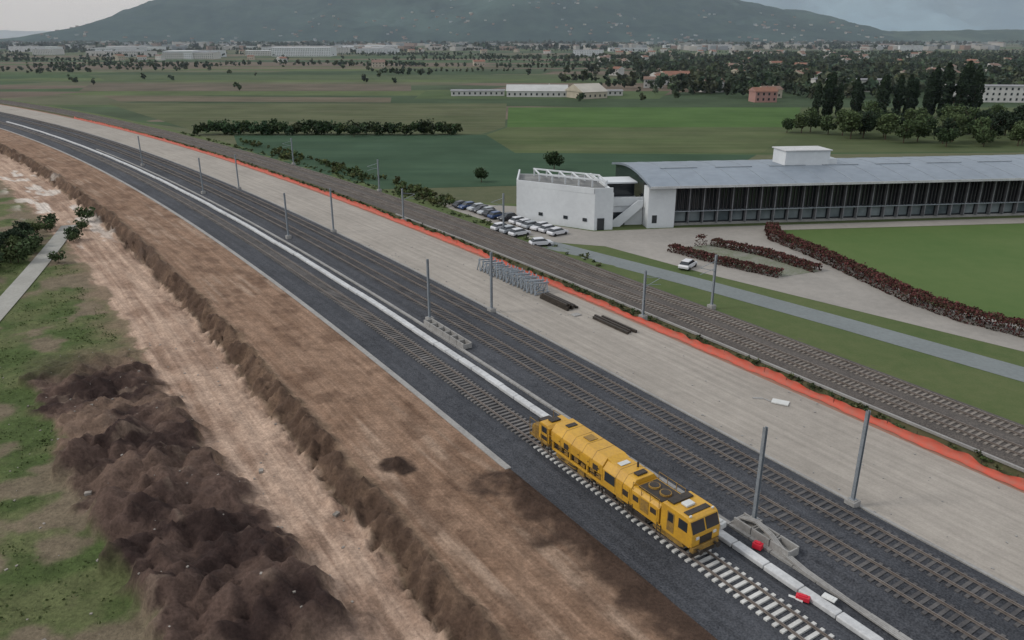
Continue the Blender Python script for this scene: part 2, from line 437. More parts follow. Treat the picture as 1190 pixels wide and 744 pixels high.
def cyl(name,c,r,h,mat,axis='y',seg=20,parent=None):
    V=[];F=[]
    for k in (-h/2,h/2):
        for i in range(seg):
            a=2*math.pi*i/seg; p,q=r*math.cos(a),r*math.sin(a)
            if axis=='y': V.append((c[0]+p,c[1]+k,c[2]+q))
            elif axis=='x': V.append((c[0]+k,c[1]+p,c[2]+q))
            else: V.append((c[0]+p,c[1]+q,c[2]+k))
    F=[tuple(range(seg)),tuple(range(2*seg-1,seg-1,-1))]+[(i,i+seg,(i+1)%seg+seg,(i+1)%seg) for i in range(seg)]
    return mesh_obj(name,V,F,mat,parent or TM)
GT=Matrix(((0,0,1,0),(1,0,0,0),(0,1,0,0),(0,0,0,1)))
vb('underframe',.2,16.6,-1.1,1.1,.95,1.22,steel_dark)
vb('side_sill_left',.2,16.6,1.16,1.36,1.05,1.25,yellow); vb('side_sill_right',.2,16.6,-1.36,-1.16,1.05,1.25,yellow)
vb('drawbar',16.5,17.4,-.15,.15,.7,.95,steel_dark)
vb('rear_frame',17.1,20.0,-1.25,1.25,.9,1.15,yellow2)
prism('front_cab',[(.0,1.25),(.0,2.2),(.35,3.2),(.6,3.35),(3.0,3.35),(3.1,3.2),(3.1,1.25)],-1.4,1.4,yellow,'y')
for nm,a_,b_ in (('windscreen_left',.08,1.3),('windscreen_right',-1.3,-.08)):
    prism(nm,[(a_,.10),(b_,.10),(b_,.98),(a_,.98)],-.02,.02,glassd,'z',0).matrix_local=Matrix.Translation((-.02,0,2.18))@Matrix.Rotation(math.radians(19.3),4,'Y')@GT
for sy in (1,-1):
    yy=1.405*sy
    vb('cab_side_window',.5,1.35,min(yy,yy+.02*sy),max(yy,yy+.02*sy),2.2,3.0,glassd,.01)
    vb('cab_door',1.75,2.45,min(yy,yy+.02*sy),max(yy,yy+.02*sy),1.35,3.0,yellow2,.01)
    vb('cab_door_window',1.85,2.35,min(yy+.021*sy,yy+.03*sy),max(yy+.021*sy,yy+.03*sy),2.2,2.9,glassd,0)
    vb('headlight',-.06,.02,.85*sy-.16,.85*sy+.16,1.75,1.97,white_p,.02)
    cyl('buffer_head',(-.45,.85*sy,.95),.22,.06,steel_dark,'x'); cyl('buffer_stem',(-.15,.85*sy,.95),.1,.6,steel_dark,'x')
vb('front_dark_panel',-.03,.0,-.6,.6,1.3,1.9,steel_dark,.0)
vb('front_beam',-.1,.25,-1.3,1.3,.75,1.2,yellow2)
vb('front_plow',.1,.3,-1.2,1.2,.2,.6,steel_dark)
vb('roof_unit',1.5,2.1,-.35,.5,3.36,3.55,white_p,.05)
vb('roof_hatch',2.3,2.95,-1.0,1.0,3.36,3.5,steel_dark); vb('roof_walkway',.75,1.25,-1.1,1.1,3.36,3.42,steel_dark)
for y in (-1.1,1.1): vb('roof_lamp',.5,.62,y-.1,y+.1,3.36,3.5,white_p,.02)
vb('module_gap',3.1,3.3,-1.2,1.2,1.25,2.7,steel_dark,0)
prism('service_module',[(-1.38,1.25),(-1.38,2.55),(-1.15,2.8),(1.15,2.8),(1.38,2.55),(1.38,1.25)],3.3,6.3,yellow)
vb('cooling_grille_roof',3.5,6.0,-.95,.95,2.81,2.93,steel_dark)
for i,cx in enumerate((4.1,5.3)):
    cyl('fan_ring',(cx,0,3.0),.46,.16,yellow2,'z'); cyl('fan',(cx,0,3.09),.38,.03,steel_dark,'z')
for sy in (1,-1):
    for k,(a,b_) in enumerate(((3.45,4.3),(4.4,5.25),(5.35,6.2))):
        y=1.385*sy; vb('service_door',a,b_,min(y,y+.03*sy),max(y,y+.03*sy),1.4,2.45,yellow2 if k==1 else yellow,.015)
        if k!=1: vb('door_vent',a+.12,b_-.12,min(y+.031*sy,y+.05*sy),max(y+.031*sy,y+.05*sy),1.85,2.3,steel_dark,.0)
def hood(name,a,b,top,lo,w=1.4): return prism(name,[(-w,lo),(-w,top-.6),(-w+.5,top),(w-.5,top),(w,top-.6),(w,lo)],a,b,yellow,bev=.05)
hood('machine_hood_front',6.3,9.7,3.25,1.25)
hood('machine_hood_long',9.72,16.6,3.45,1.95)
prism('hood_cap_slope',[(9.0,3.22),(9.72,3.46),(9.72,3.2),(9.0,3.0)],-.9,.9,yellow,'y')
vb('work_bay_core',9.8,16.4,-.75,.75,1.2,1.97,steel_dark,0)
for a in (9.75,11.6,13.9,16.3):
    for sy in (1,-1):
        vb('bay_post',a,a+.16,min(1.2*sy,1.36*sy),max(1.2*sy,1.36*sy),1.2,2.0,yellow,.01)
for a in (10.2,11.0,12.2,13.1,14.5,15.4):
    for sy in (1,-1): vb('bay_equipment',a,a+.55,min(.76*sy,1.15*sy),max(.76*sy,1.15*sy),1.25,1.75 if int(a)%2 else 1.6,yellow2,.03)
for sy in (1,-1):
    y=1.403*sy
    vb('operator_window',8.2,9.4,min(y,y+.03*sy),max(y,y+.03*sy),1.75,2.6,glassd,.01)
    for a in (6.45,7.3): vb('panel_door',a,a+.75,min(y,y+.035*sy),max(y,y+.035*sy),1.4,2.5,yellow,.02)
    for a in (10.0,11.3,12.6,13.9,15.2):
        vb('panel_door',a,a+1.15,min(y,y+.03*sy),max(y,y+.03*sy),2.05,2.75,yellow,.02)
        vb('door_handle',a+.1,a+.22,min(y+.031*sy,y+.055*sy),max(y+.031*sy,y+.055*sy),2.35,2.45,steel_dark,0)
for a in (6.6,10.25,14.1): vb('air_intake',a,a+.6,1.44,1.47,2.1 if a>9 else 1.7,2.6 if a>9 else 2.2,steel_dark,0)
for a in (7.2,8.1,11.0,12.3,13.7,15.0):
    top,lo=(3.25,1.3) if a<9.7 else (3.45,2.0)
    prism('hood_seam',[(-1.41,lo),(-1.41,top-.6),(-.9,top+.012),(.9,top+.012),(1.41,top-.6),(1.41,lo)],a,a+.045,yellow2,bev=0)
vb('exhaust_box',6.6,7.1,-.5,.5,3.26,3.42,steel_dark); cyl('exhaust_pipe',(7.7,-.5,3.45),.09,.5,steel_dark,'z')
vb('roof_vent',8.4,8.9,-.4,.6,3.26,3.34,white_p); vb('roof_vent',12.5,13.4,-.45,.45,3.46,3.52,yellow2); vb('roof_vent',15.3,15.8,-.5,.5,3.46,3.54,steel_dark)
prism('rear_cabin',[(17.2,1.15),(17.2,2.6),(17.5,2.85),(18.5,2.85),(18.7,2.6),(18.7,1.15)],-1.2,1.2,yellow,'y')
prism('rear_engine_box',[(18.75,1.15),(18.75,2.2),(19.7,2.1),(19.9,1.8),(19.9,1.15)],-1.1,1.1,yellow2,'y')
vb('rear_window',17.5,18.3,1.205,1.225,2.0,2.6,glassd,0); vb('rear_window',17.5,18.3,-1.225,-1.205,2.0,2.6,glassd,0)
vb('rear_door_vent',17.45,18.4,1.205,1.225,1.3,1.7,steel_dark,0)
vb('rear_tank',18.9,19.6,-.6,.6,2.2,2.5,steel_dark); vb('rear_roof_box',17.7,18.3,-.5,.5,2.86,3.0,steel_dark)
V=[];F=[]
for sy in (1.33,-1.33):
    for (a,b_,z0,z1) in ((3.4,6.2,2.8,3.3),(17.2,19.9,1.2,2.7),(16.6,17.2,1.25,2.2)):
        n=max(2,int((b_-a)/.8)+1)
        for i in range(n):
            x=a+(b_-a)*i/(n-1); beam(V,F,(x,sy,z0-.3),(x,sy,z1),.035)
        beam(V,F,(a,sy,z1),(b_,sy,z1),.035)
mesh_obj('handrails',V,F,yellow2,TM)
V=[];F=[]
for xx in (3.2,6.3,16.7):
    for dx in (-.2,.2): beam(V,F,(xx+dx,1.42,.3),(xx+dx,1.42,1.4),.04)
    for k in range(4): beam(V,F,(xx-.2,1.42,.35+k*.28),(xx+.2,1.42,.35+k*.28),.05)
mesh_obj('access_steps',V,F,steel_dark,TM)
V=[];F=[]
random.seed(11)
for i in range(40):
    a=random.uniform(3.4,16); zz=random.uniform(.5,1.7 if a>9.8 else .95); beam(V,F,(a,1.2,zz),(a+random.uniform(.4,1.3),1.22,zz+random.uniform(-.2,.2)),.05)
mesh_obj('hydraulic_hoses',V,F,steel_dark,TM)
for x in (1.6,3.6,14.0,15.8,18.6):
    for sy in (.75,-.75):
        cyl('wheel',(x,sy,.36),.37,.13,steel_dark,'y',24); cyl('wheel_hub',(x,sy+.1*np.sign(sy),.36),.14,.16,yellow2,'y',12)
for a,b_ in ((1.0,4.2),(13.4,16.4)):
    for sy in (.98,-.98):
        prism('bogie_frame',[(a,.5),(a+.4,.35),(b_-.4,.35),(b_,.5),(b_-.2,.78),(a+.2,.78)],sy-.08,sy+.08,yellow2,'y',.02)
for x in (7.4,9.9,11.2):
    for sy in (.75,-.75):
        vb('tamping_unit',x,x+.9,sy-.35,sy+.35,.55,1.0,yellow2,.03)
        for k in range(4): vb('tamping_tine',x+.08+k*.22,x+.15+k*.22,sy-.3 if k%2 else sy+.2,sy-.2 if k%2 else sy+.3,.02,.6,steel_dark,0)
vb('lifting_unit',12.3,13.2,-1.1,1.1,.3,.85,yellow2); vb('fuel_tank',8.5,9.6,-1.2,1.2,.4,.94,steel_dark,.06)
vb('toolbox',4.7,6.9,-1.3,1.3,.45,.93,steel_dark,.04)

# ---------- material heaps on platform ----------
def P(s,l,z):
    x,y=SL(s,l); return (float(x),float(y),z)
e=empty('stacked_steel_frames')
V=[];F=[]
for k in range(17):
    s=89.0+k*.95; l=61.6+random.uniform(-.2,.2); h=1.7+random.uniform(-.2,.25)
    def Q(ds,dl,z): return P(s+ds,l+dl,z)
    for dl in (0,2.2):
        beam(V,F,Q(0,dl,.1),Q(.5,dl+.3,h+.3),.17); beam(V,F,Q(.9,dl,.1),Q(.4,dl+.2,h),.14)
    beam(V,F,Q(0,0,.25),Q(.0,2.6,.35),.16); beam(V,F,Q(.5,0,h),Q(.3,2.7,h*.9),.2); beam(V,F,Q(.2,.2,.3),Q(.4,2.4,h),.1)
mesh_obj('frames',V,F,galv,e)
V=[];F=[]
for j in range(5):
    for k in range(3-j//2):
        l=61.6+j*.45; beam(V,F,P(81.5+random.uniform(-.5,.3),l,.2+k*.32),P(87.5+random.uniform(-.3,.5),l+.1,.2+k*.32),.28)
mesh_obj('stacked_beams',V,F,steel_dark)
V=[];F=[]
for j,(a,b_,l) in enumerate(((69.8,76.8,62.6),(70.1,77.2,63.2),(69.6,76.4,63.8))):
    beam(V,F,P(a,l,.25),P(b_,l,.25),.3,.35)
mesh_obj('steel_beams',V,F,steel_dark)
x,y=SL(46.2,62.9); boxes('concrete_slab',[(float(x),float(y),.16,1.7,1.0,.12,ANG+.5)],white_p)
x,y=SL(48.2,61.8); boxes('plank',[(float(x),float(y),.10,1.1,.3,.06,ANG+.9),(float(x)+.9,float(y)-.5,.1,.8,.25,.05,ANG)],concrete)
x,y=SL(79.2,61.5); boxes('pallet',[(float(x),float(y),.12,1.0,1.2,.14,ANG)],concrete)
it=[]
for i in range(160):
    s_=random.uniform(20,130); l_=random.uniform(53.6,66) if i%3 else random.uniform(52.9,54.2); x,y=SL(s_,l_); q=random.uniform(.06,.22); it.append((float(x),float(y),.07,q,q*.6,q*.5,random.random()*3))
boxes('gravel_debris',it,concrete)
e=empty('concrete_drain_channel')
it=[]
for s0_,n_ in ((77.5,6),(29.5,3)):
    for k in range(n_):
        s=s0_+k*1.75
        for dl,w,z,h in ((-.55,.14,.5,.7),(.55,.14,.5,.7),(0,.96,.18,.1)):
            x,y=SL(s,42.95+dl-.1); it.append((float(x),float(y),z,1.65,w,h,head(s)))
        for d in (-.76,.76):
            x,y=SL(s+d,42.85); it.append((float(x),float(y),.5,.12,.96,.5,head(s)))
boxes('channel_units',it,concrete,e)
V=[];F=[]
pp=[P(34.0,42.2,.3),P(33.4,42.6,.9),P(32.2,42.7,1.2),P(30.6,42.5,1.0),P(29,42.2,.45),P(27,42.0,.3),P(22,41.75,.25),P(14,41.5,.25)]
for dl in (0,.16,.32):
    for a,b_ in zip(pp[:-1],pp[1:]): beam(V,F,(a[0]+dl*C,a[1]+dl*S,a[2]),(b_[0]+dl*C,b_[1]+dl*S,b_[2]),.13)
mesh_obj('cable_conduit',V,F,concrete)
def rbox(name,s,l,z,ds,dl,dz,mat,a=0):
    x,y=SL(s,l); o=boxes(name,[(float(x),float(y),z,ds,dl,dz,ANG+a),(float(x),float(y),z+dz*.6,ds*.6,dl*.6,dz*.3,ANG+a)],mat)
    m=o.modifiers.new('b','BEVEL'); m.width=.04; m.segments=2
rbox('red_crate',30.8,41.5,.4,.7,.5,.45,red,.3); rbox('red_crate',25.3,39.6,.35,.9,.4,.35,red,.5); rbox('trough_lid',25.7,39.2,.22,1.2,.35,.12,white_p,.5)
rbox('trough_lid',24.2,40.9,.55,.9,.5,.12,white_p,.2); rbox('generator_box',34.2,40.9,.62,1.1,.7,.5,white_p,.1)

# ---------- right side ----------
poly('grass_field_verge',[(float(a),float(b)) for a,b in (SL(-30,81),SL(20,81),SL(60,81),SL(90,81),SL(120,81),SL(150,81),SL(150,92))]+[(16,172),(200,190),(300,60),(200,-60)],.02,grass)
rough=M('rough_grass',(.06,.075,.034),(.115,.11,.06),((.03,.4),(.3,.3),(2,.3)),1,bm=.5,bd=.3)
poly('rough_field',[tuple(map(float,SL(s,81))) for s in range(145,420,25)]+[(-107,306),(-89,257),(-33,193),(10,199),(69,235),(79,253),(230,262),(230,190),(16,172)],.015,rough)
road=[(4,141),(8,137),(14,130.5),(29,114.5),(44,97),(58,80),(90,41),(130,-8)]
def ribbon(name,pts,w,z,mat):
    V=[];F=[]
    for i,p in enumerate(pts):
        a=Vector(pts[max(0,i-1)]);b_=Vector(pts[min(len(pts)-1,i+1)]); d=(b_-a).normalized(); n=Vector((-d.y,d.x))
        V+= [(p[0]+n.x*w/2,p[1]+n.y*w/2,z),(p[0]-n.x*w/2,p[1]-n.y*w/2,z)]
    F=[(2*i,2*i+1,2*i+3,2*i+2) for i in range(len(pts)-1)]
    o=mesh_obj(name,V,F,mat)
    if o.data.polygons[0].normal.z<0: o.data.flip_normals()
    return o
poly('paved_yard',[(-17,177),(2,172),(2,158),(16,148.5),(33,151.4),(110,161),(240,177),(240,172.5),(104,155.5),(52,149.5),(51,142),(56,130),(58,118),(60,104),(69,95),(78,83),(100,57),(97,52),(62,87),(31,120),(17,137),(9,139.5),(4,141),(-2,153),(-14,170)],.045,pave_m)
ribbon('service_road',road,4.6,.055,asph)
poly('lawn',[(52,149),(104,155),(240,172),(260,60),(100,58),(79,84),(70,96),(61,105),(59,118),(57,130),(52,142)],.065,lawn_m)
def crop(name,a,b,rot,sc): 
    m,nt,bb=newmat(name); tc=N(nt,'ShaderNodeTexCoord'); mp=N(nt,'ShaderNodeMapping'); mp.inputs['Rotation'].default_value=(0,0,rot)
    mp.inputs['Scale'].default_value=(.01,.12,1)
    nt.links.new(tc.outputs['Object'],mp.inputs[0])
    f=noise(nt,mp.outputs[0],sc,5,.7); f2=noise(nt,tc.outputs['Object'],.03,6,.65)
    c=mixc(nt,ramp(nt,f,.35,.65),a,b); g=ramp(nt,f2,.3,.7,(.74,.77,.76,1),(1.2,1.17,1.2,1))
    nt.links.new(mixc(nt,1.0,c,g,'MULTIPLY'),bb.inputs['Base Color']); bb.inputs['Roughness'].default_value=1; bb.inputs['Specular IOR Level'].default_value=.1
    return m
poly('crop_field',[(-107,304),(-10,306),(1,257),(79,253),(69,235),(10,199),(-33,193),(-89,257)],.045,crop('teal_crop',(.037,.070,.042),(.048,.084,.049),.1,1))
poly('crop_field',[(-2,429),(155,429),(119,333),(-2,333)],.06,crop('bright_crop',(.055,.106,.028),(.07,.12,.038),.0,1))
poly('crop_field',[(-10,306),(-2,333),(119,333),(82,257),(1,257)],.035,crop('olive_crop',(.065,.092,.036),(.10,.112,.055),.05,1))
poly('crop_field',[(82,257),(119,333),(155,429),(330,429),(230,262)],.025,crop('olive_crop_c',(.06,.082,.035),(.085,.10,.048),.05,1))
poly('crop_field',[(-230,455),(-3,455),(-3,334),(-12,309),(-120,309)],.03,crop('olive_crop_b',(.066,.085,.038),(.11,.112,.064),.0,1.5))
poly('crop_field',[(-301,560),(-70,560),(-80,640),(-341,655)],.05,crop('ploughed',(.14,.112,.09),(.085,.08,.052),.0,1.5))
poly('crop_field',[(-230,470),(-70,462),(-75,500),(-262,515)],.05,crop('ploughed_b',(.15,.12,.09),(.095,.09,.055),.0,1.5))
poly('crop_field',[(-60,560),(110,560),(90,490),(-60,490)],.05,crop('green_b',(.055,.09,.034),(.08,.105,.05),.0,1.5))
poly('crop_field',[(-350,700),(60,720),(60,800),(-420,800)],.05,crop('green_c',(.058,.09,.04),(.09,.105,.058),.0,1.5))

# ---------- foliage ----------
mleaf,nt,b=newmat('foliage'); at=N(nt,'ShaderNodeAttribute'); at.attribute_name='Col'
nt.links.new(at.outputs['Color'],b.inputs['Base Color']); b.inputs['Roughness'].default_value=.8; b.inputs['Specular IOR Level'].default_value=.2
def leaves(P,size,cols):
    n=len(P); a=rng.normal(size=(n,3)); a/=np.linalg.norm(a,axis=1,keepdims=True)
    t=rng.normal(size=(n,3)); u=np.cross(a,t); u/=np.linalg.norm(u,axis=1,keepdims=True); v=np.cross(a,u)
    sz=np.asarray(size).reshape(-1,1)*np.ones((n,1))*.5
    asp=rng.uniform(.55,1,(n,1))
    V=np.stack([P-u*sz-v*sz*asp,P+u*sz-v*sz*asp*.6,P+u*sz*.8+v*sz*asp,P-u*sz*.7+v*sz*asp],1).reshape(-1,3)
    F=np.arange(4*n).reshape(-1,4); return V,F,np.repeat(cols,4,axis=0)
def crown(n,h,w,z0,base,columnar=False,lobes=9):
    if columnar:
        z=rng.uniform(0,1,n); r=w*np.sin(np.pi*np.clip(z*.90+.08,0,1))**.7*rng.uniform(.5,1,n)*(1+.2*np.sin(z*23)); a=rng.uniform(0,6.28,n)
        P=np.stack([r*np.cos(a),r*np.sin(a),z0+z*h],-1)
    else:
        c=rng.normal(size=(lobes,3)); c/=np.linalg.norm(c,axis=1,keepdims=True); c*=np.array([w*.6,w*.6,h*.32])*rng.uniform(.4,1.05,(lobes,1)); c[:,2]+=z0+h*.48
        rad=rng.uniform(.32,.55,lobes)*w; k=rng.integers(0,lobes,n)
        d=rng.normal(size=(n,3)); d/=np.linalg.norm(d,axis=1,keepdims=True)
        P=c[k]+d*(rad[k]*rng.uniform(.55,1.08,n))[:,None]*np.array([1,1,.8])
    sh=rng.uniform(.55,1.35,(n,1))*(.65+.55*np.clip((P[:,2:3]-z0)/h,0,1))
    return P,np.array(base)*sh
def tree_mesh(name,h,w,base,columnar=False,n=900,leaf=.6):
    tv=[];tf=[]
    seg=7
    def cone(p,q,r0,r1):
        p=Vector(p);q=Vector(q);d=(q-p).normalized();u=d.orthogonal().normalized();v=d.cross(u);b_=len(tv)
        for e_,r in ((p,r0),(q,r1)):
            for i in range(seg):
                a=6.2832*i/seg; tv.append(tuple(e_+u*r*math.cos(a)+v*r*math.sin(a)))
        for i in range(seg): tf.append((b_+i,b_+(i+1)%seg,b_+seg+(i+1)%seg,b_+seg+i))
    cone((0,0,-.2),(0,0,h*.55),h*.022,h*.012)
    if not columnar:
        for i in range(6):
            a=i*1.05+random.random(); cone((0,0,h*(.2+.05*i)),(math.cos(a)*w*.6,math.sin(a)*w*.6,h*(.5+.06*i)),h*.01,h*.004)
    z0=h*(.04 if columnar else .06)
    P,cl=crown(n,h-z0,w,z0,base,columnar)
    V,F,cc=leaves(P,rng.uniform(.7,1.3,len(P))*leaf,cl)
    nv=len(tv); V=np.concatenate([np.array(tv),V]); F=[tuple(f) for f in tf]+[tuple(f) for f in (F+nv).tolist()]
    me=bpy.data.meshes.new(name); me.from_pydata(V.tolist(),[],F); me.materials.append(bark); me.materials.append(mleaf)
    me.polygons.foreach_set('material_index',np.array([0]*len(tf)+[1]*(len(F)-len(tf)),dtype=np.int32))
    colattr(me,np.concatenate([np.full((nv,3),.06),cc])); return me
G1=(.036,.060,.026);G2=(.052,.078,.032);G3=(.022,.037,.02);G4=(.068,.096,.04)
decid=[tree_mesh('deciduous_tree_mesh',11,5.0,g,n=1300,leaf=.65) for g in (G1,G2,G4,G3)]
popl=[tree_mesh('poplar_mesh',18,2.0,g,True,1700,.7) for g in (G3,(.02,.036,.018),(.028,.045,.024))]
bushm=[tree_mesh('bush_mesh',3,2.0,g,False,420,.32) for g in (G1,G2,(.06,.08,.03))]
def put(name,me,x,y,sc=1,z=0):
    o=bpy.data.objects.new(name,me); col.objects.link(o); o.location=(x,y,z); o.rotation_euler=(0,0,random.uniform(0,6.28))
    k=sc*random.uniform(.9,1.1); o.scale=(k*random.uniform(.9,1.15),k*random.uniform(.9,1.15),k); return o
for x,y,sc in ((143,376,.9),(146.5,374,1.05),(150,378,1.0),(153,375,.85),(160,374,1.0),(163.5,377,.85),(171,372,.95),(174,375,1.0),(181,376,1.1),(184.5,374,1.0),(188,376,.85),(193,372,1.05),(196.5,375,1.15),(200,372,1.2),(203.5,375,1.1),(207,371,1.2),(210.5,374,1.25),(214,372,1.15),(217,374,1.0)):
    put('poplar_tree',random.choice(popl),x,y,sc*1.06)
TL=[(126,294,1.1),(132,297,1.2),(138,292,1.05),(114,312,.9),(119,316,1.0),(123,308,.9),(109,314,.8),(127,304,1.1),(140,282,1.0),(147,286,1.1),(153,280,1.0),(159,285,1.1),(166,278,1.0),(172,285,1.1),(180,278,1.0),(187,286,1.0),(196,292,1.2),(205,298,1.2),(150,272,.8),(163,272,.8),(176,274,.85),(190,305,1.2),(206,320,1.3),(217,310,1.2),(224,295,1.2),(160,305,1.0),(173,312,1.1),(141,300,1.0),(236,305,1.2),(250,320,1.2),(150,318,1.0),(200,330,1.1)]
for i in range(34): TL.append((random.uniform(128,262),random.uniform(288,352),random.uniform(.85,1.2)))
for x,y,sc in TL:
    put('deciduous_tree',decid[3] if sc>1.15 else random.choice(decid),x,y,sc*.92)
for x,y,sc in ((12,222,.62),(-8,203,.45),(-60,300,.6)): put('deciduous_tree',decid[0],x,y,sc)
def mass(name,pts,hs,nq,base,leaf,flat=.9,z=0):
    Vs=[];Fs=[];Cs=[];off=0
    for (x,y),h in zip(pts,hs):
        bcol=np.array(base)*random.uniform(.65,1.4)*np.array([random.uniform(.85,1.3),1,random.uniform(.85,1.15)])
        P,cl=crown(nq,h*.95,h*.42*flat,0,bcol,lobes=5)
        P[:,2]=np.maximum(P[:,2],.1)+z
        P[:,0]+=x;P[:,1]+=y
        V,F,c_=leaves(P,rng.uniform(.7,1.3,len(P))*leaf*h,cl); Vs.append(V);Fs.append(F+off);Cs.append(c_);off+=len(V)
    o=mesh_obj(name,np.concatenate(Vs),np.concatenate(Fs),mleaf); colattr(o.data,np.concatenate(Cs)); return o
pts=[];hs=[]
x=-122
while x<-20:
    pts.append((x,307+random.uniform(-2,2))); hs.append(random.uniform(4.6,7.2)); x+=random.uniform(1.2,2.2)
mass('hedgerow',pts,hs,190,G1,.13,flat=1.4)
pts=[];hs=[]
def ok(X,Y):
    s_,l_=inv(np.array(X),np.array(Y)); return not (l_<125 and s_<740 and Y<850) and not (-65<X<65 and 490<Y<540)
for i in range(120):
    Y=600*math.exp(random.random()*1.7); X=Y*random.uniform(-.72,.78); L=random.uniform(.06,.22)*Y; a=random.gauss(.08,.10)
    if Y<760 and X<40: continue
    t=0; hb=random.uniform(5,11)
    while t<L:
        x=X+t*math.cos(a); y=Y+t*math.sin(a)+random.gauss(0,1.5)
        if ok(x,y) and random.random()<.85: pts.append((x,y)); hs.append(hb*random.uniform(.7,1.2))
        t+=random.uniform(3.5,8)
for i in range(230):
    Y=490*math.exp(random.random()*1.15); X=Y*random.uniform(.13,.80); w=random.uniform(10,30)*Y/700
    for j in range(random.randint(6,15)):
        x=X+random.gauss(0,w*1.3); y=Y+random.gauss(0,w*.6)
        if ok(x,y) and y>465: pts.append((x,y)); hs.append(random.uniform(6,14))
for i in range(260):
    Y=480*math.exp(random.random()*1.8); X=Y*random.uniform(-.72,.78)
    if ok(X,Y) and not (Y<760 and X<60): pts.append((X,Y)); hs.append(random.uniform(4,9))
for x,y in ((-345,640),(-330,636),(-352,650),(-318,700),(-290,690),(-385,705),(-190,560),(-120,660),(-95,655),(60,575),(40,470),(75,462),(95,470)):
    pts.append((x,y)); hs.append(random.uniform(6,9))
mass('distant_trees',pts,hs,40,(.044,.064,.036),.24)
pts=[];hs=[]
for i in range(1100):
    s_=random.uniform(5,330); l_=random.choice([random.uniform(67.9,69.8),random.uniform(67.9,69.6),random.uniform(79.6,82)]); 
    if l_>79 and s_<95: continue
    x,y=SL(s_,l_); pts.append((float(x),float(y))); hs.append(random.uniform(.3,.85)*(1.4 if l_>79 else 1))
mass('scrub_vegetation',pts,hs,22,(.05,.07,.028),.30,flat=1.5,z=-.25)
pts=[];hs=[]
for i in range(420):
    s_=random.uniform(150,290); l_=random.uniform(81.5,88); x,y=SL(s_,l_)
    if float(fbm(np.array(s_*.05),np.array(l_*.1),3,8))<.5: continue
    pts.append((float(x),float(y))); hs.append(random.uniform(.8,2.4))
mass('roadside_scrub',pts,hs,40,(.06,.08,.03),.22,flat=1.2)
for i in range(30):
    s_=random.uniform(150,190); l_=pathl(s_)-random.uniform(3,11); x,y=SL(s_,l_)
    if i%6==0: l_=pathl(s_)+3.2; x,y=SL(s_,l_)
    put('bush',random.choice(bushm),float(x),float(y),random.uniform(.7,1.3),float(zleft(np.array([s_]),np.array([l_]))[0]))
for s_,dl,k in ((171,-6,.5),(165,-8,.55),(178,-6.5,.45),(158,-9,.55)):
    x,y=SL(s_,pathl(s_)+dl); put('deciduous_tree',decid[3],float(x),float(y),k,-1.6)
Vs=[]
for i in range(3600):
    s_=random.uniform(42,200); l_=random.uniform(-22,8)
    if s_>100 and abs(l_-pathl(s_))<2.3: continue
    if float(fbm(np.array(s_*.16),np.array(l_*.16),5,51))>.52: continue
    m_=masks(np.array([s_]),np.array([l_]))[2][0]
    if m_>.1: continue
    x,y=SL(s_,l_); Vs.append((float(x),float(y),float(zleft(np.array([s_]),np.array([l_]))[0])+.05))
Pn=np.repeat(np.array(Vs),6,axis=0)+rng.normal(size=(len(Vs)*6,3))*np.array([.4,.4,.05]); Pn[:,2]+=.05
V,F,c_=leaves(Pn,rng.uniform(.08,.24,len(Pn)),np.array((.07,.092,.032))*rng.uniform(.75,1.3,(len(Pn),1)))
o=mesh_obj('weed_tufts',V,F,mleaf); colattr(o.data,c_)

def hedge(name,pts,w,h,dens=85):
    P=[]
    for a,b_ in zip(pts[:-1],pts[1:]):
        a=np.array(a,float);b_=np.array(b_,float); L=np.linalg.norm(b_-a); n=int(L*dens*w*1.3); d=(b_-a)/L; nn=np.array([-d[1],d[0]])
        t=rng.uniform(-.3,L+.3,n); u=rng.uniform(-1,1,n); z=rng.uniform(0,1,n)
        side=rng.random(n)<.55; z=np.where(side,rng.uniform(.8,1,n),z); u=np.where(side,u,np.sign(u)*rng.uniform(.85,1,n))
        ww=w/2*(1-.25*z**3)*(1+.10*np.sin(t*1.9)); xy=a+d*t[:,None]+nn*(u*ww)[:,None]
        P.append(np.concatenate([xy,(z*h*(1+.08*np.sin(t*2.3)+rng.normal(0,.05,n)))[:,None]],1))
    P=np.concatenate(P); n=len(P)
    basec=np.where(rng.random((n,1))<.62,np.array([[.105,.036,.034]]),np.array([[.06,.045,.026]]))
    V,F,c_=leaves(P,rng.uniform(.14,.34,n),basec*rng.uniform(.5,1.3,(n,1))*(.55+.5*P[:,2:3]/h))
    o=mesh_obj(name,V,F,mleaf); colattr(o.data,c_)
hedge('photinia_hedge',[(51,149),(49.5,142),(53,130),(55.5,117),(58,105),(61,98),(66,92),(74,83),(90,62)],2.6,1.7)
hedge('photinia_hedge',[(28.5,134),(36,124.5),(42.5,118)],2.0,1.2); hedge('photinia_hedge',[(37,138),(44,131),(49.5,121)],2.0,1.2)
hedge('photinia_hedge',[(34,137.5),(34.6,136.6)],1.6,2.0,90)
poly('planting_bed',[(29,135),(37,138.5),(44.5,131.5),(50,121),(43,118),(36,124)],.07,M('bed_mat',(.22,.21,.19),(.11,.13,.07),((.4,.5),(3,.5)),1))
pth=M('pale_path',(.34,.33,.30),(.26,.25,.225),((.3,.5),(3,.5)),.95)
V=[]
sa=np.arange(100,190,2.0)
for a in sa:
    b_=pathl(a)
    for k in (-1.5,1.5):
        x,y=SL(a-k*.28,b_+k); V.append((float(x),float(y),float(zleft(np.array([a]),np.array([b_]))[0])+.12))
o=mesh_obj('footpath',V,[(2*i,2*i+1,2*i+3,2*i+2) for i in range(len(sa)-1)],pth)
if o.data.polygons[0].normal.z<0: o.data.flip_normals()
it=[]
